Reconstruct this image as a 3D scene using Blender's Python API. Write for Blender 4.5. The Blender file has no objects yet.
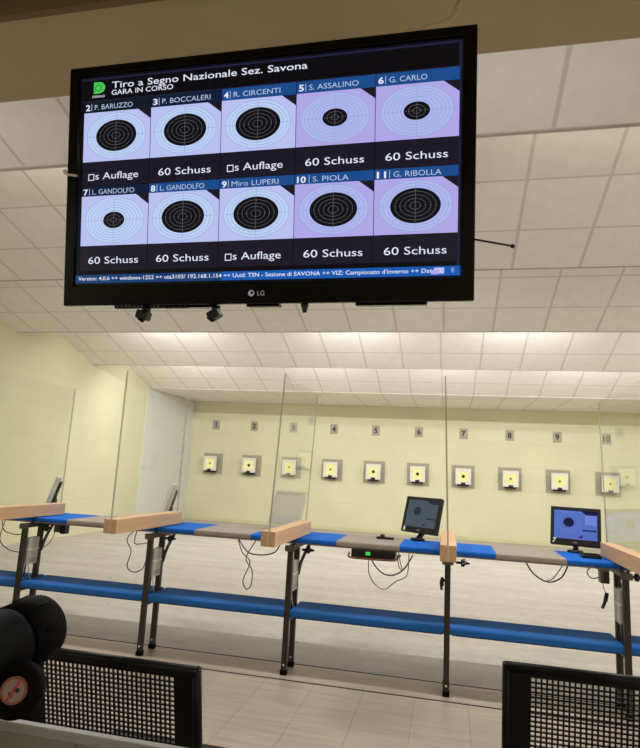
import bpy, bmesh, math, random
from mathutils import Vector, Matrix
random.seed(4)
S = bpy.context.scene
COL = S.collection
PI = math.pi

# ------------------------------------------------------------------ camera, world, lights, exposure
cam_d = bpy.data.cameras.new('camera'); cam = bpy.data.objects.new('camera', cam_d); COL.objects.link(cam)
cam_d.sensor_fit = 'VERTICAL'; cam_d.sensor_height = 36.0; cam_d.lens = 578.6 / 748 * 36.0
cam_d.clip_start = 0.05; cam_d.clip_end = 60
F_ = Vector((-0.21751227, 0.96150191, 0.16793595)); R_ = Vector((0.97593859, 0.21155588, 0.05280132)); U_ = Vector((-0.01524073, -0.17538011, 0.98438282))
M_ = Matrix((R_, U_, -F_)).transposed().to_4x4(); M_.translation = Vector((0, 0, 1.264))
cam.matrix_world = M_
S.camera = cam
W = bpy.data.worlds.new('world'); S.world = W; W.use_nodes = True
W.node_tree.nodes['Background'].inputs[0].default_value = (1.0, 0.9, 0.75, 1)
W.node_tree.nodes['Background'].inputs[1].default_value = 0.05
S.view_settings.view_transform = 'Standard'; S.view_settings.look = 'None'
S.view_settings.gamma = 1.0; S.view_settings.use_curve_mapping = False
S.view_settings.exposure = 0.0
S.cycles.transparent_max_bounces = 24
S.cycles.max_bounces = 8

def area(name, loc, rot, sx, sy, watts, color=(1.0, 0.93, 0.80)):
    d = bpy.data.lights.new(name, 'AREA'); d.shape = 'RECTANGLE'; d.size = sx; d.size_y = sy; d.energy = watts; d.color = color
    o = bpy.data.objects.new(name, d); COL.objects.link(o); o.location = loc; o.rotation_euler = rot
    return o
WARM = (1.0, 0.985, 0.95)
# fluorescent tubes hidden above the ceiling baffles, with added fill rows among them
for x in (-2.9, 1.1, 3.9): area('baffle_and_fill_light', (x, 3.65, 3.59), (-0.35, 0, 0), 1.5, 0.04, 56, WARM)
for x in (-4.0, -0.4, 3.2): area('baffle_and_fill_light', (x, 5.50, 3.34), (0.2, 0, 0), 1.2, 0.05, 12, WARM)  # added fill row, no lit tube known here; brightens the floor and its bounce
for x in (-4.1, -1.35, 0.95, 3.6): area('baffle_and_fill_light', (x, 7.30, 3.16), (0.75, 0, 0), 1.2, 0.05, 29, WARM)
for x in (-4.7, -2.2, 0.0, 2.1, 4.2): area('baffle_and_fill_light', (x, 9.22, 3.06), (0.75, 0, 0), 1.2, 0.05, 28, WARM)
for x in (-3.2, 0.2, 3.4): area('baffle_and_fill_light', (x, 2.13, 2.99), (0.9, 0, 0), 1.5, 0.05, 7, WARM)  # added fill behind the soffit edge, brightens the first ceiling panel
# ceiling lamps of the room behind the camera
for x in (-4.7, 1.7, 4.3): area('room_lamp', (x, -2.0, 2.93), (0.1, 0, 0), 1.2, 0.3, 36, (1.0, 0.97, 0.93))

# ------------------------------------------------------------------ materials
def lin(c):
    return tuple(((v / 255) / 12.92 if v / 255 <= 0.04045 else ((v / 255 + 0.055) / 1.055) ** 2.4) for v in c)
def mat(name, rgb, rough=0.6, metal=0.0, spec=0.5, noise=0.0, nscale=20.0, bump=0.0, emit=None, estr=1.0, stretch=(1, 1, 1)):
    m = bpy.data.materials.new(name); m.use_nodes = True
    nt = m.node_tree; b = nt.nodes['Principled BSDF']
    c = lin(rgb)
    b.inputs['Base Color'].default_value = (*c, 1); b.inputs['Roughness'].default_value = rough
    b.inputs['Metallic'].default_value = metal; b.inputs['Specular IOR Level'].default_value = spec
    if emit is not None:
        b.inputs['Emission Color'].default_value = (*lin(emit), 1); b.inputs['Emission Strength'].default_value = estr
    if noise or bump:
        tc = nt.nodes.new('ShaderNodeTexCoord'); mp = nt.nodes.new('ShaderNodeMapping'); mp.inputs['Scale'].default_value = stretch
        n = nt.nodes.new('ShaderNodeTexNoise'); n.inputs['Scale'].default_value = nscale; n.inputs['Detail'].default_value = 6
        nt.links.new(tc.outputs['Object'], mp.inputs[0]); nt.links.new(mp.outputs[0], n.inputs['Vector'])
        if noise:
            r = nt.nodes.new('ShaderNodeValToRGB')
            r.color_ramp.elements[0].position = 0.3; r.color_ramp.elements[1].position = 0.7
            r.color_ramp.elements[0].color = (*[v * (1 - noise) for v in c], 1); r.color_ramp.elements[1].color = (*[min(1, v * (1 + noise)) for v in c], 1)
            nt.links.new(n.outputs['Fac'], r.inputs[0]); nt.links.new(r.outputs[0], b.inputs['Base Color'])
        if bump:
            bp = nt.nodes.new('ShaderNodeBump'); bp.inputs['Strength'].default_value = bump; bp.inputs['Distance'].default_value = 0.01
            nt.links.new(n.outputs['Fac'], bp.inputs['Height']); nt.links.new(bp.outputs[0], b.inputs['Normal'])
    return m
def mathn(nt, op, a, b=None):
    n = nt.nodes.new('ShaderNodeMath'); n.operation = op
    for i, v in enumerate((a, b)):
        if v is None: continue
        if isinstance(v, (int, float)): n.inputs[i].default_value = v
        else: nt.links.new(v, n.inputs[i])
    return n.outputs[0]
def line_mask(nt, coord, period, offset, width):
    a = mathn(nt, 'SUBTRACT', coord, offset - period / 2)
    a = mathn(nt, 'DIVIDE', a, period); a = mathn(nt, 'FRACT', a); a = mathn(nt, 'SUBTRACT', a, 0.5); a = mathn(nt, 'ABSOLUTE', a)
    return mathn(nt, 'LESS_THAN', a, width / 2 / period)
def grid_mat(name, rgb, linergb, px, ox, py, oy, wx, wy, rough, noise, nscale, stretch, bump=0.0, axis_y='Y', axis_x='X'):
    m = mat(name, rgb, rough, noise=noise, nscale=nscale, stretch=stretch, bump=bump)
    nt = m.node_tree; b = nt.nodes['Principled BSDF']
    tc = nt.nodes.new('ShaderNodeTexCoord'); sp = nt.nodes.new('ShaderNodeSeparateXYZ'); nt.links.new(tc.outputs['Object'], sp.inputs[0])
    masks = []
    if px: masks.append(line_mask(nt, sp.outputs[axis_x], px, ox, wx))
    if py: masks.append(line_mask(nt, sp.outputs[axis_y], py, oy, wy))
    k = masks[0] if len(masks) == 1 else mathn(nt, 'MAXIMUM', masks[0], masks[1])
    mx = nt.nodes.new('ShaderNodeMix'); mx.data_type = 'RGBA'
    src = b.inputs['Base Color'].links[0].from_socket if b.inputs['Base Color'].links else None
    nt.links.new(k, mx.inputs[0])
    if src: nt.links.new(src, mx.inputs[6])
    else: mx.inputs[6].default_value = (*lin(rgb), 1)
    mx.inputs[7].default_value = (*lin(linergb), 1)
    nt.links.new(mx.outputs[2], b.inputs['Base Color'])
    return m

M = {}
M['ceiling_tile'] = grid_mat('ceiling_tile', (238, 232, 227), (212, 205, 197), 0.58, 0, 0.58, 0, 0.026, 0.02, 0.8, 0.03, 8, (1, 1, 1))
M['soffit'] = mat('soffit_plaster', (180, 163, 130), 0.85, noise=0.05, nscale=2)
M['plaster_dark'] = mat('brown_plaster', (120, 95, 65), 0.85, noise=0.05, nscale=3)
M['wall'] = grid_mat('cream_wall', (224, 221, 190), (218, 214, 182), 0.0, 0, 0.5, 0.1, 0.01, 0.012, 0.7, 0.04, 1.3, (1, 1, 1), axis_y='Z')
M['wall_white'] = mat('white_wall_slab', (226, 226, 222), 0.6, noise=0.02, nscale=2)
M['skirt'] = mat('olive_skirting', (214, 210, 170), 0.6, noise=0.03, nscale=4)
M['baffle'] = mat('baffle_board', (176, 168, 154), 0.7, noise=0.05, nscale=10)
M['floor_tile'] = grid_mat('travertine_tile', (174, 159, 146), (150, 136, 122), 0.3, 0.134, 0, 0, 0.005, 0, 0.38, 0.13, 3.0, (0.9, 9, 1))
M['strip'] = mat('threshold_tile', (172, 157, 144), 0.4, noise=0.12, nscale=3, stretch=(0.9, 9, 1))
M['joint'] = mat('dark_joint', (34, 28, 22), 0.9, noise=0.1, nscale=30)
M['wood'] = mat('beam_wood', (222, 182, 142), 0.5, noise=0.10, nscale=5, stretch=(6, 0.5, 6))
M['steel'] = mat('dark_brown_steel', (54, 48, 42), 0.45, metal=0.3, noise=0.1, nscale=30)
M['grey_metal'] = mat('grey_metal', (128, 124, 116), 0.4, metal=0.5, noise=0.05, nscale=30)
M['rail'] = mat('beige_rail', (150, 140, 126), 0.5, noise=0.05, nscale=30)
M['blue'] = mat('blue_pad', (30, 106, 208), 0.75, spec=0.15, noise=0.06, nscale=60)
M['blue_dark'] = mat('blue_shelf_pad', (44, 106, 184), 0.7, spec=0.1, noise=0.06, nscale=60)
M['carpet'] = mat('grey_carpet', (164, 152, 142), 0.95, noise=0.16, nscale=120, bump=0.3)
M['black'] = mat('black_plastic', (14, 13, 13), 0.4, noise=0.1, nscale=40)
M['black_matt'] = mat('black_rubber', (5, 4, 4), 0.7, spec=0.1, noise=0.1, nscale=60)
M['black_metal'] = mat('black_powder_coat', (6, 6, 6), 0.45, spec=0.2, noise=0.1, nscale=60)
M['gloss'] = mat('piano_black', (4, 4, 4), 0.15, spec=0.2, noise=0.05, nscale=5)
M['white'] = mat('white_plastic', (232, 230, 222), 0.5, noise=0.02, nscale=20)
M['box'] = mat('pale_grey_box', (196, 194, 184), 0.5, noise=0.04, nscale=20)
M['grey_plate'] = mat('target_plate', (172, 165, 150), 0.6, noise=0.05, nscale=15)
M['grey_screen'] = mat('grey_monitor', (206, 204, 190), 0.35, noise=0.02, nscale=5)
M['numeral'] = mat('numeral', (40, 36, 32), 0.6, noise=0.05, nscale=20)
M['card'] = mat('lit_card', (160, 155, 110), 0.7, noise=0.01, nscale=5, emit=(246, 240, 158), estr=0.62)  # emission stands in for the target's own lamps shining on the card
M['dot'] = mat('card_bull', (25, 24, 20), 0.7, noise=0.05, nscale=20)
M['dot_pale'] = mat('card_bull_pale', (170, 150, 70), 0.7, noise=0.05, nscale=20)
M['orange'] = mat('orange_case', (122, 76, 46), 0.5, noise=0.1, nscale=20)
M['green_led'] = mat('green_light', (60, 200, 70), 0.4, noise=0.01, emit=(60, 220, 80), estr=0.6)
M['cable'] = mat('cable_black', (34, 30, 28), 0.5, noise=0.1, nscale=60)
M['cable_grey'] = mat('cable_grey', (92, 86, 78), 0.5, noise=0.1, nscale=60)
M['cable_white'] = mat('cable_white', (214, 210, 198), 0.5, noise=0.03, nscale=60)
M['desk'] = mat('grey_green_panel', (128, 128, 116), 0.6, noise=0.05, nscale=12)
M['desk_edge'] = mat('grey_trim', (150, 150, 144), 0.45, noise=0.03, nscale=12)
M['red'] = mat('red_mark', (170, 50, 40), 0.6, noise=0.05, nscale=20)
M['sticker'] = mat('sticker', (150, 124, 112), 0.6, noise=0.05, nscale=20)
M['sticker_ring'] = mat('sticker_ring', (136, 76, 52), 0.6, noise=0.05, nscale=20)
M['bracket'] = mat('bracket_metal', (98, 90, 78), 0.45, metal=0.4, noise=0.08, nscale=30)

def scr(name, rgb, e=1.0):
    return mat(name, (3, 3, 4), 0.06, spec=0.22, noise=0.0, bump=0.0, emit=rgb, estr=e)
M['s_black'] = scr('screen_black', (8, 8, 14)); M['s_caption'] = scr('screen_caption_band', (26, 24, 38))
M['s_white'] = scr('screen_text_white', (226, 230, 246)); M['s_name'] = scr('screen_name_text', (176, 192, 224))
M['s_blue'] = scr('screen_header_blue', (26, 74, 138)); M['s_navy'] = scr('screen_header_navy', (14, 30, 58)); M['s_green_dark'] = scr('screen_header_dark', (16, 26, 34))
M['s_card'] = scr('screen_card_cool', (184, 192, 240)); M['s_card2'] = scr('screen_card_lilac', (174, 166, 230)); M['s_paper'] = scr('screen_paper', (186, 208, 242)); M['s_paper2'] = scr('screen_paper_lilac', (172, 182, 236))
M['s_bull'] = scr('screen_bull', (14, 14, 22)); M['s_ring'] = scr('screen_ring', (96, 96, 100)); M['s_line'] = scr('screen_ring_blue', (142, 160, 206)); M['s_ticker'] = scr('screen_ticker', (20, 88, 176)); M['s_ticker_dark'] = scr('screen_ticker_dark', (18, 62, 112))
M['s_green'] = scr('screen_logo_green', (70, 200, 84)); M['s_frame'] = scr('screen_frame_line', (30, 32, 62)); M['s_logo_grey'] = scr('brand_grey', (150, 146, 150), 0.8)
M['m_dim'] = scr('monitor_dim', (74, 84, 94)); M['m_dim_dark'] = scr('monitor_dim_dark', (42, 48, 56)); M['m_blue'] = scr('monitor_blue', (86, 110, 192)); M['m_navy'] = scr('monitor_navy', (26, 28, 62)); M['m_blue_light'] = scr('monitor_blue_light', (108, 134, 214))

def glass_mat():
    m = bpy.data.materials.new('clear_glass'); m.use_nodes = True; nt = m.node_tree; nt.nodes.clear()
    out = nt.nodes.new('ShaderNodeOutputMaterial'); mx = nt.nodes.new('ShaderNodeMixShader')
    tr = nt.nodes.new('ShaderNodeBsdfTransparent'); tr.inputs[0].default_value = (0.965, 0.975, 0.965, 1)
    gl = nt.nodes.new('ShaderNodeBsdfGlossy'); gl.inputs['Roughness'].default_value = 0.0; gl.inputs[0].default_value = (1, 1, 1, 1)
    fr = nt.nodes.new('ShaderNodeFresnel'); fr.inputs[0].default_value = 1.36
    ge = nt.nodes.new('ShaderNodeNewGeometry')
    # only the outer faces mirror, so that each pane face reflects once
    k = mathn(nt, 'MULTIPLY', fr.outputs[0], mathn(nt, 'SUBTRACT', 1.0, ge.outputs['Backfacing']))
    nt.links.new(k, mx.inputs[0]); nt.links.new(tr.outputs[0], mx.inputs[1]); nt.links.new(gl.outputs[0], mx.inputs[2]); nt.links.new(mx.outputs[0], out.inputs[0])
    return m
M['glass'] = glass_mat()
M['glass_edge'] = mat('glass_edge', (190, 190, 174), 0.3, noise=0.03, nscale=20); M['glass_edge'].node_tree.nodes['Principled BSDF'].inputs['Alpha'].default_value = 0.5

# ------------------------------------------------------------------ mesh helpers
class MB:
    def __init__(s): s.bm = bmesh.new(); s.mats = []
    def slot(s, m):
        if m not in s.mats: s.mats.append(m)
        return s.mats.index(m)
    def _fin(s, faces, m):
        i = s.slot(m)
        for f in faces: f.material_index = i
    def box(s, m, c, d, rot=None, bev=0.0, seg=2):
        t = bmesh.new(); bmesh.ops.create_cube(t, size=1.0)
        bmesh.ops.scale(t, vec=Vector(d), verts=t.verts)
        if bev: bmesh.ops.bevel(t, geom=list(t.edges), offset=bev, segments=seg, affect='EDGES', profile=0.5)
        if rot is not None: bmesh.ops.transform(t, matrix=rot.to_4x4(), verts=t.verts)
        bmesh.ops.translate(t, vec=Vector(c), verts=t.verts)
        s.absorb(t, m); return s
    def span(s, m, a, b, bev=0.0, seg=2):
        a, b = Vector(a), Vector(b)
        return s.box(m, (a + b) / 2, b - a, None, bev, seg)
    def absorb(s, t, m, smooth=False):
        i = s.slot(m); vm = {}
        for v in t.verts: vm[v] = s.bm.verts.new(v.co)
        for f in t.faces:
            try: nf = s.bm.faces.new([vm[v] for v in f.verts])
            except ValueError: continue
            nf.material_index = i; nf.smooth = smooth or f.smooth
        t.free()
    def tube(s, m, pts, r, n=10, smooth_path=True, cap=True):
        P = [Vector(p) for p in pts]
        if smooth_path and len(P) > 2:
            Q = []
            for i in range(len(P) - 1):
                p0 = P[max(i - 1, 0)]; p1 = P[i]; p2 = P[i + 1]; p3 = P[min(i + 2, len(P) - 1)]
                for k in range(6):
                    t = k / 6
                    Q.append(0.5 * ((2 * p1) + (p2 - p0) * t + (2 * p0 - 5 * p1 + 4 * p2 - p3) * t * t + (3 * p1 - p0 - 3 * p2 + p3) * t ** 3))
            Q.append(P[-1]); P = Q
        rad = r if isinstance(r, (list, tuple)) else [r] * len(P)
        i = s.slot(m); rings = []; up = Vector((0.137, 0.31, 0.94)).normalized()
        for k, p in enumerate(P):
            d = (P[min(k + 1, len(P) - 1)] - P[max(k - 1, 0)]).normalized()
            a = d.cross(up)
            if a.length < 0.05: a = d.cross(Vector((1, 0, 0)))
            a.normalize(); b = d.cross(a)
            rings.append([s.bm.verts.new(p + rad[k] * (math.cos(2 * PI * j / n) * a + math.sin(2 * PI * j / n) * b)) for j in range(n)])
        for k in range(len(rings) - 1):
            for j in range(n):
                f = s.bm.faces.new((rings[k][j], rings[k][(j + 1) % n], rings[k + 1][(j + 1) % n], rings[k + 1][j])); f.material_index = i; f.smooth = True
        if cap:
            for rg in (rings[0], rings[-1][::-1]):
                f = s.bm.faces.new(rg); f.material_index = i
        return s
    def lathe(s, m, origin, axis, prof, n=32):
        """prof: (distance along axis, radius)"""
        o = Vector(origin); d = Vector(axis).normalized(); a = d.cross(Vector((0.1, 0.2, 1))).normalized(); b = d.cross(a); i = s.slot(m); rings = []
        for t, r in prof: rings.append([s.bm.verts.new(o + d * t + max(r, 1e-4) * (math.cos(2 * PI * j / n) * a + math.sin(2 * PI * j / n) * b)) for j in range(n)])
        for k in range(len(rings) - 1):
            for j in range(n):
                f = s.bm.faces.new((rings[k][j], rings[k][(j + 1) % n], rings[k + 1][(j + 1) % n], rings[k + 1][j])); f.material_index = i; f.smooth = True
        for rg in (rings[0], rings[-1][::-1]):
            f = s.bm.faces.new(rg); f.material_index = i
        return s
    # flat marks on an XZ plane facing -Y
    def poly(s, m, pts, y):
        f = s.bm.faces.new([s.bm.verts.new((x, y, z)) for x, z in pts]); f.material_index = s.slot(m); return s
    def rect(s, m, x0, z0, x1, z1, y): return s.poly(m, [(x0, z0), (x1, z0), (x1, z1), (x0, z1)], y)
    def disc(s, m, cx, cz, rx, rz, y, n=40): return s.poly(m, [(cx + rx * math.cos(2 * PI * k / n), cz + rz * math.sin(2 * PI * k / n)) for k in range(n)], y)
    def ring(s, m, cx, cz, rx, rz, w, y, n=40):
        i = s.slot(m); A = []; B = []
        for k in range(n):
            c, q = math.cos(2 * PI * k / n), math.sin(2 * PI * k / n)
            A.append(s.bm.verts.new((cx + rx * c, y, cz + rz * q))); B.append(s.bm.verts.new((cx + (rx - w) * c, y, cz + (rz - w) * q)))
        for k in range(n):
            f = s.bm.faces.new((A[k], A[(k + 1) % n], B[(k + 1) % n], B[k])); f.material_index = i
        return s
    def text(s, m, txt, x, z, h, y, width=None, bold=0.0, center=False, shear=0.0):
        c = bpy.data.curves.new('t', 'FONT'); c.body = txt; c.size = 1.0; c.offset = bold; c.resolution_u = 3; c.shear = shear
        o = bpy.data.objects.new('t', c); COL.objects.link(o)
        dg = bpy.context.evaluated_depsgraph_get(); dg.update()
        me = bpy.data.meshes.new_from_object(o.evaluated_get(dg))
        bpy.data.objects.remove(o); bpy.data.curves.remove(c)
        if not me.vertices: return s
        x0 = min(v.co.x for v in me.vertices); x1 = max(v.co.x for v in me.vertices)
        sz = h / 0.70; sx = sz if width is None else width / (x1 - x0)
        off = x - (x0 * sx) - ((x1 - x0) * sx / 2 if center else 0)
        i = s.slot(m); vs = [s.bm.verts.new((off + v.co.x * sx, y, z + v.co.y * sz)) for v in me.vertices]
        for p in me.polygons:
            try: f = s.bm.faces.new([vs[k] for k in p.vertices]); f.material_index = i
            except ValueError: pass
        bpy.data.meshes.remove(me); return s
    def build(s, name, parent=None, loc=(0, 0, 0), rot=(0, 0, 0), label=None, keep_flat=False):
        if not keep_flat: bmesh.ops.recalc_face_normals(s.bm, faces=s.bm.faces)
        me = bpy.data.meshes.new(name); s.bm.to_mesh(me); s.bm.free()
        for m in s.mats: me.materials.append(m if not isinstance(m, str) else M[m])
        o = bpy.data.objects.new(name, me); COL.objects.link(o)
        o.location = loc; o.rotation_euler = rot
        if parent: o.parent = parent
        if label: o['label'] = label
        return o
def thing(name, label, cat, loc=(0, 0, 0), rot=(0, 0, 0), group=None):
    o = bpy.data.objects.new(name, None); COL.objects.link(o); o.location = loc; o.rotation_euler = rot; o.empty_display_size = 0.1
    return tag(o, label, cat, group)
def tag(o, label, cat, group=None):
    o['label'] = label; o['category'] = cat
    if group: o['group'] = group
    return o
def struct(name, mb, **k):
    o = mb.build(name, **k); o['kind'] = 'structure'; return o
def copy_tree(o, parent=None):
    c = o.copy(); COL.objects.link(c)
    if parent: c.parent = parent
    for ch in list(o.children): copy_tree(ch, c)
    return c

# ------------------------------------------------------------------ the room
XL, XR, YB, YN = -6.2, 5.6, 13.38, -3.0
struct('floor', MB().span('floor_tile', (XL, YN, -0.1), (XR, 3.69, 0)))
struct('floor_threshold', MB().span('strip', (XL, 3.708, -0.1), (XR, 4.003, 0)))
jm = MB(); jm.span('joint', (XL, 3.69, -0.1), (XR, 3.708, 0.0006)); jm.span('joint', (XL, 4.003, -0.1), (XR, 4.02, 0.0006))
struct('trim_1', jm)

def concrete():
    m = mat('range_concrete', (194, 189, 180), 0.75, noise=0.10, nscale=1.6, stretch=(0.6, 2.2, 1))
    nt = m.node_tree; b = nt.nodes['Principled BSDF']
    tc = nt.nodes.new('ShaderNodeTexCoord')
    n = nt.nodes.new('ShaderNodeTexNoise'); n.inputs['Scale'].default_value = 9; n.inputs['Detail'].default_value = 8; n.inputs['Roughness'].default_value = 0.7
    nt.links.new(tc.outputs['Object'], n.inputs['Vector'])
    v = nt.nodes.new('ShaderNodeTexVoronoi'); v.inputs['Scale'].default_value = 5.0; nt.links.new(tc.outputs['Object'], v.inputs['Vector'])
    spot = mathn(nt, 'LESS_THAN', v.outputs['Distance'], 0.07)
    spot = mathn(nt, 'MULTIPLY', spot, mathn(nt, 'GREATER_THAN', n.outputs['Fac'], 0.5))
    spot = mathn(nt, 'MULTIPLY', spot, 0.75)
    mx = nt.nodes.new('ShaderNodeMix'); mx.data_type = 'RGBA'; mx.blend_type = 'MULTIPLY'; mx.inputs[0].default_value = 0.35
    src = b.inputs['Base Color'].links[0].from_socket
    r = nt.nodes.new('ShaderNodeValToRGB'); r.color_ramp.elements[0].position = 0.35; r.color_ramp.elements[1].position = 0.62
    r.color_ramp.elements[0].color = (0.62, 0.6, 0.56, 1); r.color_ramp.elements[1].color = (1, 1, 1, 1)
    nt.links.new(n.outputs['Fac'], r.inputs[0]); nt.links.new(src, mx.inputs[6]); nt.links.new(r.outputs[0], mx.inputs[7])
    m2 = nt.nodes.new('ShaderNodeMix'); m2.data_type = 'RGBA'; nt.links.new(spot, m2.inputs[0]); nt.links.new(mx.outputs[2], m2.inputs[6]); m2.inputs[7].default_value = (0.12, 0.1, 0.08, 1)
    nt.links.new(m2.outputs[2], b.inputs['Base Color'])
    return m
M['concrete'] = concrete()
struct('floor_range', MB().span('concrete', (XL, 4.02, -0.1), (XR, YB, 0)))
struct('wall_back', MB().span('wall', (XL - 0.1, YB, -0.1), (XR + 0.1, YB + 0.1, 4.1)))
struct('wall_left', MB().span('wall', (XL - 0.1, YN, -0.1), (XL, YB, 4.1)))
struct('wall_right', MB().span('wall', (XR, YN, -0.1), (XR + 0.1, YB, 4.1)))
struct('wall_near', MB().span('wall', (XL - 0.1, YN - 0.1, -0.1), (XR + 0.1, YN, 4.1)))
struct('wall_left_white', MB().span('wall_white', (XL, 11.05, 0), (XL + 0.012, YB - 0.005, 2.82)))  # thin slab, whiter than the rest of the left wall
struct('baseboard_back', MB().span('skirt', (XL + 0.012, YB - 0.03, 0), (XR, YB, 0.07)))
struct('ceiling', MB().span('soffit', (XL - 0.1, YN, 4.1), (XR + 0.1, YB + 0.1, 4.2)))
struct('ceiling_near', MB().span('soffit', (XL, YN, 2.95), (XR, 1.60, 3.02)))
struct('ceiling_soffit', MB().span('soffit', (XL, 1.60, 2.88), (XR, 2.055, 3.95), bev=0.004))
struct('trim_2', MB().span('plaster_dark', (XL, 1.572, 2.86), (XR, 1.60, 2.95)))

edges = [(3.21, 3.26, 0.315, 2.055, 0.58, 0.0), (5.32, 3.205, 0.28, 3.21, 0.54, -0.01), (7.10, 3.06, 0.29, 5.32, 0.53, -0.05), (9.02, 2.95, 0.335, 7.10, 0.475, -0.10), (11.13, 2.85, 0.335, 9.02, 0.475, -0.10)]
for i, (ye, ze, sl, yp, first, xs) in enumerate(edges):
    L = (ye - yp - 0.02) * math.hypot(1, sl)
    xo = 0.56 + xs; d = 0.58 - first          # the last row of tiles is a cut one
    mb = MB(); mb.span('ceiling_tile', (XL - xo, -L - d, 0), (XR - xo, -d, 0.02))
    an = math.atan(sl)
    struct('ceiling_panel', mb, loc=(xo, ye + d * math.cos(an), ze - d * math.sin(an)), rot=(-an, 0, 0))
    if i < 4:
        nx = edges[i + 1]; top = nx[1] + nx[2] * (nx[0] - ye)
        struct('ceiling_baffle', MB().span('baffle', (XL, ye, ze - 0.005), (XR, ye + 0.022, top)))
fl = MB(); fl.span('ceiling_tile', (XL - 0.46, 0.0, 0), (XR - 0.46, YB - 11.13, 0.02))
struct('ceiling_panel', fl, loc=(0.46, 11.13, 2.838), rot=(0.012, 0, 0))

# ------------------------------------------------------------------ targets and their number plates on the back wall
XT0, PT = 0.339, 0.985
ordinal = {1: 'one', 2: 'two', 3: 'three', 4: 'four', 5: 'five', 6: 'six', 7: 'seven', 8: 'eight', 9: 'nine', 10: 'ten', 11: 'eleven'}
def number_sign(k, x):
    t = thing('number_sign', 'small grey wall plate with the dark number %d on the cream back wall' % k, 'sign', (x, YB, 2.29), group='lane number plates on the back wall')
    MB().span('grey_plate', (-0.09, -0.012, -0.115), (0.09, 0, 0.115), bev=0.003).build('plate', t)
    MB().text('numeral', str(k), 0, -0.055, 0.12, -0.0135, center=True, bold=0.03).build('numeral', t, label='dark painted number')
def target(k, x, proto=None):
    lab = 'square grey target plate with glowing yellow card in a white frame, below number plate %d' % k
    if proto:
        t = copy_tree(proto); t.location = (x, YB, 1.345); t['label'] = lab
        return t
    t = thing('target_unit', lab, 'target', (x, YB, 1.345), group='lit targets on the back wall')
    MB().span('grey_plate', (-0.245, -0.018, -0.245), (0.245, 0, 0.245), bev=0.004).build('back_plate', t)
    b = MB(); b.span('grey_plate', (-0.14, -0.19, -0.15), (0.14, -0.018, 0.15)); b.build('housing', t)
    f = MB()
    for a, c in (((-0.165, -0.225, 0.115), (0.165, -0.19, 0.175)), ((-0.165, -0.225, -0.165), (0.165, -0.19, -0.105)), ((-0.165, -0.225, -0.105), (-0.105, -0.19, 0.115)), ((0.105, -0.225, -0.105), (0.165, -0.19, 0.115))):
        f.span('white', a, c, bev=0.004)
    f.build('frame', t, label='white square frame')
    MB().span('card', (-0.105, -0.205, -0.105), (0.105, -0.195, 0.115)).build('card', t, label='glowing pale yellow paper card')
    MB().span('black', (-0.045, -0.235, -0.165), (0.045, -0.205, -0.125), bev=0.004).build('clip', t, label='dark clip below the card')
    MB().span('black', (-0.12, -0.19, -0.205), (0.12, -0.05, -0.165), bev=0.004).build('block', t, label='dark tray under the frame')  # dark block filling the gap under the frame
    return t
protos = {}
for k in range(1, 12):
    x = XT0 + (k - 7) * PT
    number_sign(k, x)
    dark = k in (5, 6, 7, 2)
    t = target(k, x, protos.get('p'))
    protos.setdefault('p', t)
    MB().disc('dot' if dark else 'dot_pale', 0, 0.005, 0.034 if dark else 0.026, 0.034 if dark else 0.026, -0.2065, 20).build('bullseye', t, label='black aiming mark' if dark else 'small pale aiming mark')

# ------------------------------------------------------------------ firing line
def lane_x(k): return 0.011 + (k - 3)          # boundary k: 0 at the far left post of the picture ... 4 at the far right
# leg frames
frame_lab = {-1: 'dark steel leg frame outside the left edge, at the end of the bench row',
             0: 'dark steel leg frame with pale grey box near the left edge, behind the scope',
             1: 'dark steel leg frame with pale grey box, second from the left edge',
             2: 'dark steel leg frame under the middle wooden beam, third from the left edge',
             3: 'dark steel leg frame seen end-on below the beam right of the dim monitor',
             4: 'dark steel leg frame at the right, behind the right-hand chair',
             5: 'dark steel leg frame outside the right edge, at the end of the bench row'}
def leg_frame(k, proto=None):
    if proto:
        t = copy_tree(proto); t.location.x = lane_x(k); t['label'] = frame_lab[k]
        if k == 3:
            for ch in list(t.children):
                if ch.name.startswith('brace'): bpy.data.objects.remove(ch)
        return t
    t = thing('leg_frame', frame_lab[k], 'leg frame', (lane_x(k), 3.87, 0), group='steel leg frames carrying the benches')
    for y in (-0.08, 0.09):
        lg = MB().span('steel', (-0.0175, y - 0.016, 0.012), (0.0175, y + 0.016, 0.789), bev=0.003).build('leg', t)
        MB().span('black_matt', (-0.021, y - 0.02, 0), (0.021, y + 0.02, 0.03), bev=0.003).build('foot', lg)
        MB().lathe('white', (0, y - 0.016, 0.06), (0, -1, 0), [(0, 0.006), (0.003, 0.006), (0.005, 0.003)], 10).build('bolt', lg, label='pale bolt head')
    MB().span('bracket', (-0.034, -0.105, 0.75), (0.034, -0.097, 0.789), bev=0.002).build('bracket', t, label='grey-brown clamp plate')
    MB().span('steel', (-0.018, -0.095, 0.758), (0.018, 0.44, 0.789), bev=0.003).build('top_bar', t)
    MB().span('steel', (-0.0178, -0.066, 0.318), (0.0178, 0.20, 0.343), bev=0.003).build('shelf_bar', t)
    br = MB(); br.tube('bracket', [(0.015, 0.10, 0.58), (0.03, 0.115, 0.67), (0.075, 0.125, 0.776)], 0.011, 8); br.build('brace', t)
    kn = MB(); kn.lathe('black', (0.05, 0.03, 0.752), (1, 0, 0), [(0, 0.008), (0.03, 0.008), (0.032, 0.022), (0.05, 0.024), (0.056, 0.012), (0.085, 0.004)], 14); kn.build('knob', t, label='black star knob')
    return t
lf = None
for k in range(-1, 6):
    if lf is None: lf = leg_frame(k)
    else: leg_frame(k, lf)

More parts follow.
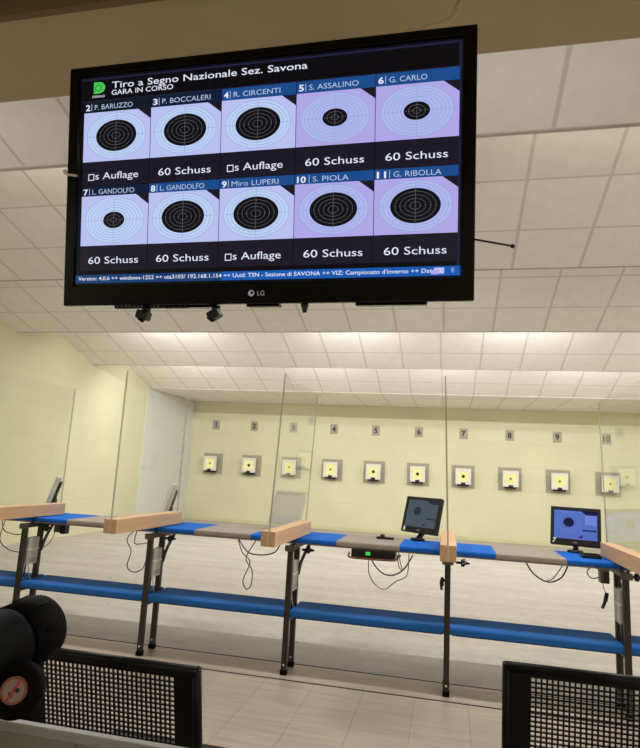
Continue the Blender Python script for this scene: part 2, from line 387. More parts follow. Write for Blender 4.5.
lane_name = {3: 'third', 4: 'fourth', 5: 'fifth', 6: 'sixth', 7: 'seventh', 8: 'eighth'}
bench_lab = {3: 'blue padded bench top cut off by the left edge, left of the leftmost beam',
             4: 'blue and grey bench top between the two leftmost wooden beams',
             5: 'blue and grey bench top between the second and middle wooden beams',
             6: 'blue and grey bench top carrying the dim black monitor',
             7: 'blue and grey bench top carrying the bright blue monitor',
             8: 'blue padded bench top right of the rightmost beam'}
shelf_lab = {3: 'long blue padded low shelf cut off by the left edge',
             4: 'blue padded low shelf between the first and second leg frames from the left',
             5: 'blue padded low shelf between the second and middle leg frames',
             6: 'blue padded low shelf below the dim black monitor, left of the end-on leg frame',
             7: 'blue padded low shelf below the bright blue monitor, right of the end-on leg frame',
             8: 'blue padded low shelf at the right edge, beyond the last leg frame'}
bp = sp = None
for lane in range(3, 9):
    x = lane_x(lane - 4)
    if bp is None:
        bp = thing('bench_top', bench_lab[lane], 'bench', (x, 3.85, 0.789), group='padded shooting bench tops')
        MB().span('rail', (0.004, 0.01, 0.0), (0.996, 0.47, 0.010), bev=0.002).build('base_board', bp, label='thin beige-grey board under the pad')
        MB().span('blue', (0.004, 0, 0.008), (0.996, 0.47, 0.041), bev=0.011, seg=3).build('pad', bp)
        MB().span('carpet', (0.285, -0.005, 0.006), (0.70, 0.475, 0.044), bev=0.012, seg=3).build('mat', bp, label='grey carpet wrap around the middle')
        b = bp
        sp = thing('low_shelf', shelf_lab[lane], 'shelf', (x, 3.79, 0.343), group='blue low shelves')
        pd = MB(); tm = bmesh.new(); bmesh.ops.create_cube(tm, size=1.0)
        bmesh.ops.scale(tm, vec=(0.9644, 0.305, 0.044), verts=tm.verts); bmesh.ops.translate(tm, vec=(0.5, 0.1475, 0.022), verts=tm.verts)
        bmesh.ops.bevel(tm, geom=[e for e in tm.edges if abs(e.verts[0].co.x - e.verts[1].co.x) > 0.5], offset=0.012, segments=3, affect='EDGES', profile=0.5)
        pd.absorb(tm, 'blue_dark'); pd.build('pad', sp)
        MB().span('steel', (0.03, 0.06, -0.018), (0.97, 0.26, 0.001)).build('board', sp, label='dark board under the pad')
        c = sp
    else:
        b = copy_tree(bp); b.location.x = x; b['label'] = bench_lab[lane]
        c = copy_tree(sp); c.location.x = x; c['label'] = shelf_lab[lane]

div_lab = {0: 'wooden beam with glass divider pane, cut off by the left edge of the photo',
           1: 'wooden beam with glass divider pane, second from the left edge',
           2: 'wooden beam with glass divider pane beside the wide grey tilted monitor, middle of the row',
           3: 'wooden beam with glass divider pane seen end-on, just right of the dim black monitor',
           4: 'wooden beam with glass divider pane at the right edge, beside the bright blue monitor'}
dv = None
for k in range(5):
    if dv is None:
        dv = thing('lane_divider', div_lab[k], 'divider', (lane_x(k), 3.26, 0.834), group='wooden beams with glass panes between the lanes')
        wb = MB().span('wood', (-0.043, 0, 0), (0.043, 0.90, 0.086), bev=0.003).build('beam', dv)
        MB().span('cable_white', (-0.005, -0.0015, 0.002), (0.005, 0.004, 0.086)).build('slot', wb, label='pale glass edge in the beam end')
        gp = MB().span('glass', (-0.004, 0.012, 0.0865), (0.004, 0.893, 1.0)).build('glass_pane', dv, label='clear glass pane')
        for a, e in ((0.004, 0.0105), (0.8945, 0.901)): MB().span('glass_edge', (-0.0045, a, 0.0865), (0.0045, e, 1.0)).build('pane_edge', gp, label='grey-green ground edge of the pane')
    else:
        d = copy_tree(dv); d.location.x = lane_x(k); d['label'] = div_lab[k]
        for ch in d.children:
            if ch.name.startswith('glass_pane'): ch.rotation_euler.y = {1: 0.0, 2: 0.04, 3: -0.03, 4: -0.03}[k]

# ------------------------------------------------------------------ monitors
def monitor(label, x, z, yaw, kind):
    t = thing('monitor', label, 'monitor', (x, 4.30, 0.83), (0, 0, -math.radians(yaw)), group='monitors on the benches')
    cs = 'grey_screen' if kind == 'grey' else 'black'
    b = MB(); b.lathe('black', (0, -0.035, 0.0012), (0, 0, 1), [(0.0005, 0.05), (0.009, 0.05), (0.014, 0.05), (0.018, 0.02)], 24); b.build('base', t)
    n = MB(); n.tube('black', [(0, -0.025, 0.016), (0, 0.03, 0.06), (0, 0.025, 0.13)], [0.018] * 13, 10); n.build('neck', t)
    tl = math.radians(15); zc = z - 0.83
    rt = Matrix.Rotation(-tl, 4, 'X')
    loc = (0, 0, zc); rot = (-tl, 0, 0)
    w, h = 0.156, 0.128
    c = MB()
    c.span(cs, (-w, 0.004, -h), (w, 0.032, h), bev=0.006)
    c.span('black' if kind != 'grey' else 'black_matt', (-0.11, 0.032, -0.09), (0.11, 0.052, 0.09), bev=0.008)
    for a, e in (((-w, -0.004, h - 0.023), (w, 0.006, h)), ((-w, -0.004, -h), (w, 0.006, -h + 0.043)), ((-w, -0.004, -h + 0.04), (-w + 0.022, 0.006, h - 0.02)), ((w - 0.022, -0.004, -h + 0.04), (w, 0.006, h - 0.02))):
        c.span(cs, a, e, bev=0.003)
    case = c.build('casing', t, loc=loc, rot=rot)
    s = MB(); y = 0.002
    x0, x1, z0, z1 = -w + 0.021, w - 0.021, -h + 0.042, h - 0.022
    if kind == 'grey':
        s.rect('grey_screen', x0, z0, x1, z1, y)
    else:
        A, B, C_ = ('m_dim', 'm_dim_dark', 'm_dim') if kind == 'dim' else ('m_blue', 'm_navy', 'm_blue_light')
        s.rect(A, x0, z0, x1, z1, y)
        s.rect(C_, x0, z1 - 0.012, x0 + 0.17, z1 - 0.008, y - 0.0004)
        cx, cz = x0 + 0.093, 0.025
        for r in (0.075, 0.06): s.ring(C_, cx, cz, r, r * 0.95, 0.0016, y - 0.0006)
        s.disc(B, cx, cz, 0.034, 0.031, y - 0.0008)
        s.poly(B, [(x0 + 0.17, z1), (x1, z1), (x1, z1 - 0.025), (x0 + 0.2, z1 - 0.025)], y - 0.0004)
        s.rect(C_, x0 + 0.195, z1 - 0.09, x1 - 0.004, z1 - 0.028, y - 0.0004)
        s.rect(B, x0 + 0.18, z0 + 0.058, x1 - 0.006, z0 + 0.068, y - 0.0008)
        s.poly(B, [(x0 + 0.15, z0 + 0.012), (x0 + 0.18, z0 + 0.012), (x0 + 0.18, z0 + 0.032)], y - 0.0008)
    s.build('screen', t, loc=loc, rot=rot, keep_flat=True, label={'grey': 'blank grey screen', 'dim': 'dim slate screen with dark round target', 'blue': 'bright blue screen with dark round target'}[kind])
    if kind != 'grey':
        m2 = MB(); m2.rect('s_logo_grey', -0.013, -h + 0.017, 0.013, -h + 0.022, -0.0048); m2.build('maker_mark', case)
    if kind == 'blue':
        MB().text('white', '7', -w + 0.014, -h + 0.012, 0.03, -0.0050, bold=0.03, shear=0.2).build('number', case, label='white number 7')
    if kind == 'dim':
        MB().disc('white', -w + 0.03, -h + 0.022, 0.011, 0.018, -0.0050, 20).build('sticker', case, label='white oval sticker')
    return t
monitor('thin grey monitor seen edge-on above the leftmost wooden beam', -3.19, 1.0, 56, 'grey')
monitor('thin grey monitor seen edge-on above the second wooden beam', -2.15, 0.995, 61, 'grey')
monitor('blank pale grey tilted monitor behind the glass of the middle beam', -1.178, 0.995, 31, 'grey')
monitor('black monitor with dim slate screen, left of the end-on wooden beam', -0.178, 1.005, 36, 'dim')
monitor('black monitor with bright blue screen and white 7, at the right', 0.848, 0.998, 16, 'blue')

# ------------------------------------------------------------------ things on and under the benches
def cable(pts, label, m='cable', r=0.0035, group='cables hanging under the benches'):
    o = MB().tube(m, pts, r, 6).build('cable'); return tag(o, label, 'cable', group)
for k, lab in ((0, 'pale grey control box strapped between the legs nearest the left edge'), (1, 'pale grey control box strapped to the second leg frame from the left'),
               (2, 'narrow pale control box between the legs of the middle leg frame'), (4, 'pale grey control box on the leg frame at the right')):
    t = thing('control_box', lab, 'control box', (lane_x(k) + (0.0 if k < 3 else -0.012), 3.87, 0.495), group='control boxes on the leg frames')
    sx = 1 if k < 3 else -1
    o = 0.0175
    MB().span('box', (-0.017, -0.052, 0.0), (0.022, 0.062, 0.19), bev=0.004).build('case', t)
    for z in (0.02, 0.035): MB().span('grey_metal', (0.0215, -0.04, z), (0.0235, 0.05, z + 0.006)).build('slot', t, label='dark slot')
    for z in (0.10,): MB().span('white', (-0.019, -0.055, z), (0.0245, 0.065, z + 0.012), bev=0.002).build('strap', t, label='white strap')
    MB().tube('cable_white', [(0.0, 0.0, 0.0), (0.004, 0.006, -0.05), (0.01, 0.02, -0.10), (0.014, 0.035, -0.112)], 0.003, 6).build('lead', t, label='white lead')
    MB().tube('cable', [(0.0, -0.025, 0.0), (0.0, -0.03, -0.04), (0.0, -0.03, -0.09)], 0.006, 6).build('plug', t, label='black plug')
t = thing('power_adapter', 'black adapter box under the bench right of the leftmost leg frame', 'adapter', (-2.945, 4.11, 0.789))
MB().span('bracket', (-0.022, -0.03, -0.085), (0.03, 0.03, 0), bev=0.004).build('bracket', t, label='brown mounting plate')
MB().span('black', (0.03, -0.03, -0.095), (0.075, 0.03, -0.012), bev=0.006).build('case', t)
t = thing('power_adapter', 'grey adapter with black plug under the bench beside the rightmost beam', 'adapter', (0.912, 3.877, 0.789))
MB().span('bracket', (-0.02, -0.03, -0.08), (0.03, 0.03, 0), bev=0.004).build('case', t)
MB().span('black', (-0.005, -0.034, -0.075), (0.026, -0.028, -0.012), bev=0.002).build('cover', t)
pl = MB(); pl.tube('cable_white', [(0.0, 0, -0.08), (0.003, 0, -0.11), (0.016, -0.0, -0.14)], 0.003, 6); pl.build('lead', t, label='white lead')
pl = MB(); pl.tube('black', [(0.02, 0, -0.135), (0.01, 0, -0.18), (-0.008, 0, -0.225)], [0.012] * 7 + [0.009] * 6, 8); pl.build('plug', t, label='black hanging plug')
t = thing('clamp_lever', 'black clamp lever on the side of the end-on leg frame', 'clamp', (-0.022, 3.87, 0.62))
MB().tube('black', [(0.012, -0.08, 0.03), (0.0, -0.09, 0.05), (-0.005, -0.09, 0.02), (-0.002, -0.085, -0.02)], 0.008, 8).build('lever', t)
MB().lathe('black', (0.012, -0.08, 0.02), (-1, 0, 0), [(0, 0.02), (0.02, 0.02), (0.026, 0.01)], 14).build('hub', t)

t = thing('result_printer', 'black box with green light slung under the bench left of the dim monitor', 'printer', (-0.46, 3.90, 0.789))
MB().span('black', (-0.14, -0.06, -0.05), (0.145, 0.08, 0), bev=0.006).build('case', t)
MB().tube('orange', [(-0.148, -0.07, -0.018), (-0.152, -0.07, -0.046), (-0.10, -0.07, -0.052), (0.02, -0.07, -0.052), (0.145, -0.07, -0.046), (0.165, -0.07, -0.014), (0.18, -0.065, -0.02)], 0.006, 8).build('trim', t, label='orange-brown edge')
MB().span('green_led', (-0.045, -0.066, -0.03), (-0.015, -0.058, -0.01)).build('light', t, label='green light')
t = thing('remote_control', 'small black device lying on the grey mat left of the dim monitor', 'remote', (-0.415, 4.17, 0.833))
MB().span('black', (-0.06, -0.03, 0), (0.06, 0.03, 0.016), bev=0.004).build('body', t)
MB().lathe('black', (-0.02, 0, 0.016), (0, 0, 1), [(0, 0.018), (0.012, 0.016), (0.016, 0.006)], 14).build('button', t)
t = thing('remote_control', 'flat black device lying on the blue bench beside the rightmost beam', 'remote', (0.88, 4.03, 0.83))
MB().span('black', (-0.055, -0.05, 0), (0.055, 0.05, 0.022), bev=0.005).build('body', t)
MB().span('black_matt', (-0.045, -0.04, 0.022), (0.045, 0.03, 0.026), bev=0.001).build('keypad', t)

cable([(-2.18, 3.90, 0.789), (-2.175, 3.80, 0.735), (-2.101, 3.74, 0.668), (-2.097, 3.7, 0.577), (-2.048, 3.7, 0.542), (-2.02, 3.76, 0.553), (-2.0105, 3.79, 0.60)], 'looped black cable hanging below the second beam', 'cable')
cable([(-2.14, 3.86, 0.789), (-2.11, 3.79, 0.718), (-2.044, 3.77, 0.718), (-2.013, 3.80, 0.725)], 'short sagging cable between the second beam and its leg', 'cable')
cable([(-1.395, 3.9, 0.789), (-1.361, 3.9, 0.703), (-1.299, 3.9, 0.642), (-1.339, 3.9, 0.522), (-1.313, 3.9, 0.466), (-1.28, 3.9, 0.495), (-1.281, 3.9, 0.592), (-1.329, 3.9, 0.666), (-1.264, 3.9, 0.789)], 'narrow cable loop hanging lowest under the bench left of the middle beam', 'cable')
cable([(-1.394, 3.9, 0.789), (-1.318, 3.9, 0.706), (-1.217, 3.9, 0.695), (-1.127, 3.9, 0.722), (-1.088, 3.9, 0.789)], 'wide sagging cable under the bench left of the middle beam', 'cable', 0.0045)
cable([(-0.474, 3.88, 0.7345), (-0.44, 3.88, 0.685), (-0.387, 3.88, 0.646), (-0.323, 3.88, 0.646), (-0.261, 3.88, 0.688), (-0.207, 3.88, 0.777)], 'thick black cable sagging under the box with the green light', 'cable', 0.0045)
cable([(-0.487, 3.87, 0.7355), (-0.484, 3.87, 0.65), (-0.443, 3.87, 0.58), (-0.378, 3.87, 0.555), (-0.309, 3.87, 0.61), (-0.241, 3.87, 0.653), (-0.231, 3.87, 0.789)], 'thin grey cable hanging lowest under the box with the green light', 'cable_grey', 0.003)
cable([(-0.305, 3.89, 0.76), (-0.295, 3.89, 0.70), (-0.27, 3.88, 0.675), (-0.285, 3.89, 0.72), (-0.30, 3.89, 0.789)], 'short brown cable bend right of the box with the green light', 'cable_grey', 0.003)
cable([(0.479, 3.88, 0.789), (0.513, 3.88, 0.736), (0.57, 3.88, 0.695), (0.627, 3.88, 0.688), (0.684, 3.88, 0.722), (0.719, 3.88, 0.789)], 'black cable sagging under the bench of the bright blue monitor', 'cable', 0.0045)
cable([(0.60, 3.89, 0.695), (0.627, 3.89, 0.7), (0.662, 3.89, 0.743), (0.691, 3.89, 0.789)], 'thin grey cable beside the sagging one under the blue monitor', 'cable_grey', 0.003)
cable([(-3.255, 3.86, 0.789), (-3.175, 3.8, 0.727), (-3.086, 3.79, 0.705), (-3.0105, 3.79, 0.71)], 'upper dark cable sagging left of the leftmost leg frame', 'cable')
cable([(-3.226, 3.86, 0.789), (-3.20, 3.8, 0.66), (-3.102, 3.78, 0.598), (-3.0105, 3.79, 0.583)], 'lower dark cable looping left of the leftmost leg frame', 'cable')
cable([(-2.945, 3.93, 0.60), (-2.889, 3.94, 0.641), (-2.858, 3.95, 0.723), (-2.858, 3.95, 0.789)], 'curved cable right of the leftmost leg frame', 'cable_grey', 0.003)
cable([(0.905, 3.838, 0.75), (0.885, 3.834, 0.785), (0.843, 3.83, 0.803), (0.815, 3.83, 0.767), (0.842, 3.83, 0.735), (0.885, 3.834, 0.746), (0.905, 3.838, 0.735)], 'pale cable ring beside the adapter under the rightmost beam', 'cable_grey', 0.0035)
cable([(0.10, 3.88, 0.765), (0.112, 3.85, 0.785), (0.122, 3.85, 0.766), (0.10, 3.88, 0.75)], 'small white cable loop right of the end-on beam', 'cable_white', 0.003)

# ------------------------------------------------------------------ television
TV = thing('television', 'large flat black television hanging from the ceiling, showing ten shooting scores', 'television', (-0.45, 1.193, 1.943), (0.149, -0.002, 0.004))
hs = MB()
hs.span('black', (-0.49, 0.012, -0.29), (0.49, 0.05, 0.29), bev=0.008)
hs.span('black', (-0.36, 0.05, -0.22), (0.36, 0.085, 0.2), bev=0.015)
hs.build('housing', TV)
bz = MB()
for a, b in (((-0.5, -0.004, 0.279), (0.5, 0.014, 0.302)), ((-0.5, -0.004, -0.302), (0.5, 0.014, -0.252)), ((-0.5, -0.004, -0.26), (-0.472, 0.014, 0.285)), ((0.472, -0.004, -0.26), (0.5, 0.014, 0.285))):
    bz.span('gloss', a, b, bev=0.003)
bz.build('bezel', TV, label='glossy black bezel')
br = MB(); br.text('s_logo_grey', 'LG', 0.012, -0.2835, 0.011, -0.0052, bold=0.0); br.disc('s_logo_grey', -0.003, -0.278, 0.0075, 0.0075, -0.0052, 20); br.disc('s_bull', -0.0015, -0.277, 0.0035, 0.0035, -0.0056, 12)
br.build('brand_mark', TV, keep_flat=True)
Y0 = 0.002
sc = MB(); sc.rect('s_black', -0.473, -0.253, 0.473, 0.28, Y0)
sc.rect('s_frame', -0.47, 0.268, 0.468, 0.273, Y0 - 0.0004); sc.rect('s_frame', 0.462, -0.226, 0.468, 0.27, Y0 - 0.0004)
sc.rect('s_frame', -0.465, 0.214, 0.462, 0.2165, Y0 - 0.0004)
SCR = sc.build('screen', TV, keep_flat=True)
tb = MB(); y = Y0 - 0.0012
tb.text('s_white', 'Tiro a Segno Nazionale Sez. Savona', -0.383, 0.2435, 0.0165, y, width=0.503, bold=0.004)
tb.text('s_white', 'GARA IN CORSO', -0.384, 0.2265, 0.0125, y, width=0.167, bold=0.006)
tb.build('title_text', SCR, keep_flat=True)
lg = MB(); lg.poly('s_green', [(-0.434, 0.2335)] + [(-0.420 + 0.018 * math.sin(a * PI / 12), 0.248 - 0.0145 * math.cos(a * PI / 12)) for a in range(13)] + [(-0.434, 0.2625)], y)
lg.ring('s_bull', -0.421, 0.2475, 0.009, 0.008, 0.0016, y - 0.0004, 20); lg.rect('s_bull', -0.434, 0.2395, -0.429, 0.2405, y - 0.0004)
lg.text('s_white', 'DISAG', -0.437, 0.2235, 0.0055, y, width=0.034, bold=0.006)
lg.build('logo', SCR, keep_flat=True, label='green letter D logo')
names = [('2', 'P. BARUZZO'), ('3', 'P. BOCCALERI'), ('4', 'R. CIRCENTI'), ('5', 'S. ASSALINO'), ('6', 'G. CARLO'), ('7', 'L. GANDOLFO'), ('8', 'L. GANDOLFO'), ('9', 'Miro LUPERI'), ('10', 'S. PIOLA'), ('11', 'G. RIBOLLA')]
shot60 = {3, 5, 6, 8, 4, 9}
caps = ['\u25a1s Auflage', '60 Schuss', '\u25a1s Auflage', '60 Schuss', '60 Schuss', '60 Schuss', '60 Schuss', '\u25a1s Auflage', '60 Schuss', '60 Schuss']
small = {3, 4, 5}
cw = 0.1848
for i, (num, nm) in enumerate(names):
    col, row = i % 5, i // 5
    x0 = -0.4590 + col * cw; x1 = x0 + cw - 0.0015
    zt = 0.1855 if row == 0 else -0.0265; zb = zt - 0.125
    cool = col < 3
    mb = MB(); y = Y0 - 0.0008
    hd = 's_blue' if (col >= 2 or row == 1 and col == 1) else ('s_navy' if col == 1 else 's_green_dark')
    if row == 1 and col == 0: hd = 's_navy'
    if row == 1 and col == 2: hd = 's_blue'
    hh = 0.0285 if row == 0 else 0.0235
    mb.rect(hd, x0, zt, x1, zt + hh, y)
    mb.text('s_white', num, x0 + 0.005, zt + hh / 2 - 0.0085, 0.0145, y - 0.0008, width=0.012 if len(num) == 1 else 0.021, bold=0.025)
    nx = x0 + (0.0245 if len(num) == 1 else 0.037)
    mb.rect('s_name', nx - 0.004, zt + hh / 2 - 0.010, nx - 0.0026, zt + hh / 2 + 0.008, y - 0.0008)
    mb.text('s_name', nm, nx + 0.005, zt + hh / 2 - 0.0075, 0.0125, y - 0.0008, width=min(0.0105 * len(nm), x1 - nx - 0.012), bold=0.0)
    mb.poly('s_card' if cool else 's_card2', [(x0, zb), (x1, zb), (x1, zt - 0.026), (x1 - 0.034, zt), (x0, zt)], y)
    mb.poly('s_caption', [(x1, zt - 0.026), (x1, zt), (x1 - 0.034, zt)], y)
    cx, cz = x0 + 0.0915, zt - 0.0625
    rx, rz = 0.081, 0.0575
    yy = y - 0.0006
    mb.disc('s_paper' if cool else 's_paper2', cx, cz, rx, rz, yy, 48)
    inner = 0.36 if i in small else 0.685
    for q in range(1, 10):
        f = q / 9.0
        if f <= inner: continue
        mb.ring('s_line', cx, cz, rx * f, rz * f, 0.0011, yy - 0.0005, 48)
    mb.rect('s_line', cx - rx, cz - 0.0005, cx + rx, cz + 0.0005, yy - 0.0005); mb.rect('s_line', cx - 0.0005, cz - rz, cx + 0.0005, cz + rz, yy - 0.0005)
    mb.disc('s_bull', cx, cz, rx * inner, rz * inner, yy - 0.0009, 40)
    for q in ((0.22, 0.42, 0.62, 0.82) if inner > 0.5 else (0.32, 0.66)):
        mb.ring('s_ring', cx, cz, rx * inner * q, rz * inner * q, 0.0009, yy - 0.0013, 40)
    mb.rect('s_ring', cx - 0.0005, cz - rz * inner * 0.95, cx + 0.0005, cz + rz * inner * 0.95, yy - 0.0014)
    for q in range(-4, 5):
        if q: mb.rect('s_ring', cx + q * rx * inner / 5 - 0.0016, cz - 0.0006, cx + q * rx * inner / 5 + 0.0016, cz + 0.0006, yy - 0.0014)
    mb.rect('s_caption', x0, zb - 0.0625, x1, zb, y)
    ct = caps[i]
    if ct[0] == '\u25a1':
        mb.ring('s_white', x0 + 0.0235, zb - 0.0395, 0.0125, 0.0125, 0.0026, y - 0.0008, 4) if False else None
        bx, bz, bs = x0 + 0.017, zb - 0.0475, 0.0165
        for a in ((bx, bz, bx + bs, bz + 0.002), (bx, bz + bs - 0.002, bx + bs, bz + bs), (bx, bz, bx + 0.002, bz + bs), (bx + bs - 0.002, bz, bx + bs, bz + bs)): mb.rect('s_white', *a, y - 0.0008)
        mb.text('s_white', 's Auflage', x0 + 0.0365, zb - 0.0455, 0.0175, y - 0.0008, width=0.118, bold=0.0)
    else:
        mb.text('s_white', ct, x0 + 0.0235, zb - 0.0455, 0.0175, y - 0.0008, width=0.137, bold=0.0)
    mb.build('score_card', SCR, keep_flat=True)
tk = MB(); y = Y0 - 0.0008
tk.rect('s_ticker_dark', -0.470, -0.2455, -0.08, -0.2245, y); tk.rect('s_ticker', -0.08, -0.2455, 0.470, -0.2245, y)
tk.text('s_white', 'Version: 4.0.6 ++ windows-1252 ++ uta3103/ 192.168.1.154 ++ Uuid: TSN - Sezione di SAVONA ++ VIZ: Campionato d\'inverno ++ Dat', -0.462, -0.2385, 0.0095, y - 0.0006, width=0.872, bold=0.006)
tk.rect('s_card', 0.414, -0.241, 0.436, -0.228, y - 0.0010); tk.rect('s_card2', 0.408, -0.2425, 0.424, -0.233, y - 0.0014)
tk.text('s_card', 'E', 0.452, -0.2385, 0.0095, y - 0.0006)
tk.build('ticker', SCR, keep_flat=True)
mt = MB(); mt.span('black_metal', (-0.03, 0.085, -0.03), (0.03, 0.13, 0.03)); mt.span('black_metal', (-0.15, 0.078, -0.15), (0.15, 0.095, 0.15), bev=0.004)
mt.build('mount_plate', TV)
# the pole that carries it, from the soffit behind
pm = MB(); pm.tube('black_metal', [(-0.45, 1.30, 1.93), (-0.45, 1.96, 1.93)], 0.022, 12, False); pm.tube('black_metal', [(-0.45, 1.96, 1.91), (-0.45, 1.96, 2.885)], 0.025, 12, False)
pm.build('mount_pole', None)
o = bpy.data.objects['mount_pole']; o.parent = TV; o.matrix_parent_inverse = (Matrix.Translation(TV.location) @ TV.rotation_euler.to_matrix().to_4x4()).inverted()
vn = MB(); vn.span('gloss', (-0.24, 0.02, -0.306), (-0.10, 0.045, -0.300))
for k in range(18): vn.span('black', (-0.37 + k * 0.011, 0.018, -0.307), (-0.364 + k * 0.011, 0.03, -0.300))
vn.build('speaker_grille', TV)
for x in (-0.288, -0.105):
    cl = MB(); cl.tube('black', [(x + 0.006, 0.02, -0.302), (x + 0.004, 0.02, -0.318)], 0.011, 8, False)
    cl.box('black', (x - (0.0 if x < -0.2 else -0.004), 0.015, -0.325), (0.03, 0.03, 0.022), Matrix.Rotation(0.3 if x < -0.2 else -0.5, 3, 'Y'), 0.004)
    cl.tube('black_matt', [(x - 0.008, 0.01, -0.33), (x + 0.004, 0.006, -0.338)], 0.007, 8, False)
    cl.build('swivel_clip', TV, label='small black swivel clip under the frame')
MB().lathe('black', (0.121, 0.015, -0.300), (0, 0, -1), [(0, 0.009), (0.008, 0.009), (0.014, 0.006), (0.022, 0.005)], 12).build('sensor', TV, label='small black stub under the frame')
for a, b in ((-0.02, 0.06), (0.24, 0.40)):
    MB().span('gloss', (a, 0.01, -0.3075), (b, 0.035, -0.300), bev=0.002).build('foot_plate', TV)
an = MB(); an.tube('black', [(0.496, 0.0, -0.168), (0.575, -0.006, -0.187)], 0.0022, 8, False); an.lathe('black', (0.573, -0.006, -0.1865), (1, 0, -0.25), [(0, 0.002), (0.002, 0.0045), (0.006, 0.0045), (0.009, 0.002)], 10)
an.build('antenna', TV, label='thin black rod with ball end at the right side')
MB().tube('cable_white', [(-0.506, -0.004, 0.040), (-0.497, -0.008, 0.030), (-0.480, -0.009, 0.026), (-0.468, -0.008, 0.024)], [0.0055] * 5 + [0.003] * 14, 8).build('cable_tag', TV, label='white cable end at the left bezel')
MB().tube('soffit', [(0.045, 1.50, 2.952), (0.030, 1.49, 2.70), (0.0, 1.45, 2.54), (-0.037, 1.39, 2.458), (-0.09, 1.33, 2.39), (-0.16, 1.30, 2.25), (-0.2, 1.29, 2.05)], 0.008, 10).build('television_cable')
tag(bpy.data.objects['television_cable'], 'brown cable hanging from the ceiling to the top of the television', 'cable')

# ------------------------------------------------------------------ foreground: chairs, desk panel, spotting scope
def chair(label, x, y, lean, W2, HX, n, m_, bar, top):
    t = thing('visitor_chair', label, 'chair', (x, y, 0), group='black perforated metal chairs')
    # backrest faces away: local origin under the top edge; backrest leans so that its foot is farther out (+Y)
    ta = math.tan(math.radians(lean)); zt, zb = 0.80, 0.42
    def P(px, z, dy=0.0): return (px, (zt - z) * ta + dy, z)
    f = MB()
    f.tube('black_metal', [P(-W2 + 0.004, zt - 0.012), P(W2 - 0.004, zt - 0.012)], 0.013, 10, False)
    for sx in (-1, 1):
        f.tube('black_metal', [P(sx * (W2 - 0.008), zt - 0.004), P(sx * (W2 - 0.010), zb - 0.02)], 0.012, 10, False)
    f.tube('black_metal', [P(-W2 + 0.01, zb), P(W2 - 0.01, zb)], 0.012, 10, False)
    f.build('back_frame', t)
    ang = -math.atan(ta); rot = Matrix.Rotation(math.atan(ta), 3, 'X')
    pn = MB(); zh1, zh0 = zt - top, zt - 0.32; cs = 1 / math.cos(math.atan(ta))
    def slab(x0, x1, z0, z1): pn.box('black_metal', P((x0 + x1) / 2, (z0 + z1) / 2), (x1 - x0, 0.004, (z1 - z0) * cs), rot)
    slab(-W2 + 0.01, -HX, zb, zt - 0.01); slab(HX, W2 - 0.01, zb, zt - 0.01)
    slab(-HX, HX, zh1, zt - 0.01); slab(-HX, HX, zb, zh0)
    pitch = 2 * HX / n
    for k in range(n): slab(-HX + k * pitch - bar, -HX + k * pitch + 0.0024, zh0, zh1)
    pz = (zh1 - zh0) / m_
    for k in range(m_): slab(-HX, HX, zh0 + k * pz - bar, zh0 + k * pz + bar)
    pn.build('backrest', t, label='black perforated metal back panel')
    yb = (zt - zb) * ta
    MB().span('black_metal', (-W2 + 0.03, yb + 0.01, 0.405), (W2 - 0.03, yb + 0.37, 0.43), bev=0.008).build('seat', t)
    for sx in (-1, 1):
        for yy in (yb + 0.04, yb + 0.34):
            MB().tube('black_metal', [(sx * (W2 - 0.045), yy, 0.41), (sx * (W2 - 0.04), yy, 0.0)], 0.012, 10, False).build('leg', t)
    return t
chair('black perforated metal chair at the lower left, behind the scope', -0.805, 1.365, 14, 0.245, 0.179, 29, 25, 0.0017, 0.032)
chair('black perforated metal chair at the lower right corner', 0.433, 1.706, 9, 0.28, 0.213, 31, 23, 0.0019, 0.034)

t = thing('desk_screen', 'low grey-green screen panel with pale trim in front of the left chair', 'desk screen', (-0.55, 0.90, 0))
for i, (a, b) in enumerate(((-1.0, -0.018), (-0.012, 0.62))):
    MB().span('desk', (a, 0, 0.05), (b, 0.012, 0.822), bev=0.001).build('panel', t)
MB().span('desk', (-0.018, 0.004, 0.05), (-0.012, 0.010, 0.822)).build('joint', t)
MB().span('desk_edge', (-1.0, -0.002, 0.822), (0.62, 0.013, 0.838), bev=0.002).build('trim', t, label='pale grey top edge')
for x in (-0.7, 0.4): MB().span('desk_edge', (x - 0.03, -0.15, 0.0), (x + 0.03, 0.18, 0.05), bev=0.004).build('foot', t)

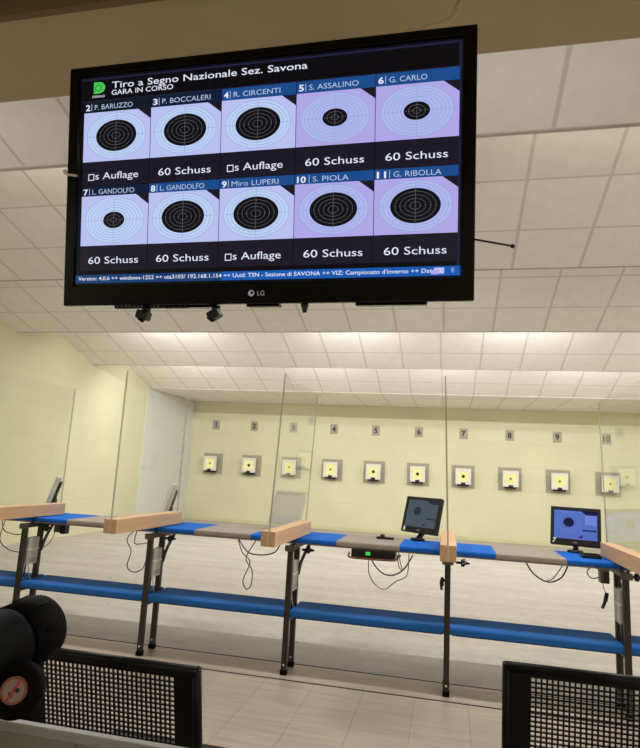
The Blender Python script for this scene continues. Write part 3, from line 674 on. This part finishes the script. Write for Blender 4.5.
t = thing('spotting_scope', 'thick black spotting scope tube pointing downrange at the left edge', 'scope')
A = Vector((-0.592, 0.80, 1.014)); D = Vector((-0.02, 0.20, 0.035)).normalized()
D = Vector((0.012, 0.25, 0.029)).normalized()
R0 = 0.047
bd = MB(); bd.lathe('black_matt', A, D, [(-0.42, 0.025), (-0.41, 0.03), (-0.34, 0.032), (-0.30, 0.040), (-0.06, R0 - 0.001), (-0.052, R0 - 0.001), (-0.05, R0 - 0.005), (-0.046, R0 - 0.005)], 40); bd.build('tube', t)
cp = MB(); cp.lathe('black_matt', A, D, [(-0.046, R0 - 0.004), (-0.045, R0 + 0.001), (0.0, R0 + 0.0015), (0.012, R0 - 0.001), (0.018, R0 - 0.006), (0.022, R0 - 0.016), (0.022, 0.0)], 40)
a_ = D.cross(Vector((0, 0, 1))).normalized(); b_ = a_.cross(D)
for k in range(8):
    an_ = 2 * PI * k / 8 + 0.3; o_ = (a_ * math.cos(an_) + b_ * math.sin(an_)) * (R0 + 0.001)
    cp.tube('black_matt', [A + o_ + D * -0.03, A + o_ + D * 0.0], 0.0022, 6, False)
cp.build('lens_cap', t)
kb = MB(); ax = Vector((0.33, -0.88, 0.22)).normalized(); kc = Vector((-0.537, 0.70, 0.969)) - ax * 0.02
kb.lathe('black_matt', kc, ax, [(-0.03, 0.022), (-0.015, 0.030), (0.0, 0.034), (0.012, 0.035), (0.018, 0.033), (0.02, 0.029), (0.02, 0.0)], 36); kb.build('focus_knob', t)
st = MB(); so = kc + ax * 0.0203
st.lathe('sticker_ring', so, ax, [(0, 0.0165), (0.0006, 0.0165)], 28); st.lathe('sticker', so + ax * 0.0007, ax, [(0, 0.0132), (0.0004, 0.0132)], 28)
ar = ax.cross(Vector((0, 0, 1))).normalized() * -1; au = ar.cross(ax) * -1
RM = Matrix((ar, -ax, au)).transposed()
st.box('red', so + ax * 0.0016, (0.0028, 0.0006, 0.026), RM @ Matrix.Rotation(0.5, 3, 'Y')); st.box('black', so + ax * 0.0013 + ar * 0.003 + au * 0.001, (0.008, 0.0006, 0.005), RM @ Matrix.Rotation(0.4, 3, 'Y')); st.box('black', so + ax * 0.0013 - ar * 0.003 - au * 0.005, (0.005, 0.0006, 0.006), RM)
st.build('warning_sticker', t, label='round pale sticker with orange ring and red slash')
hd = MB(); hd.tube('black_matt', [A + D * -0.10 + Vector((0.012, 0, -0.035)), (-0.585, 0.735, 0.95), (-0.65, 0.70, 0.925)], [0.02] * 13, 12)
hd.lathe('black_matt', (-0.600, 0.72, 0.925), (0.3, -1, 0.1), [(-0.03, 0.012), (-0.01, 0.016), (0.012, 0.016), (0.016, 0.012), (0.016, 0)], 24)
hd.build('head', t)
MB().tube('black_matt', [(-0.65, 0.70, 0.955), (-0.65, 0.70, 0.40)], 0.018, 14, False).build('column', t)
for k in range(3):
    an_ = 2 * PI * k / 3 + 0.4
    MB().tube('black_matt', [(-0.65, 0.70, 0.46), (-0.65 + 0.17 * math.cos(an_), 0.66 + 0.17 * math.sin(an_), 0.0)], 0.011, 10, False).build('leg', t)
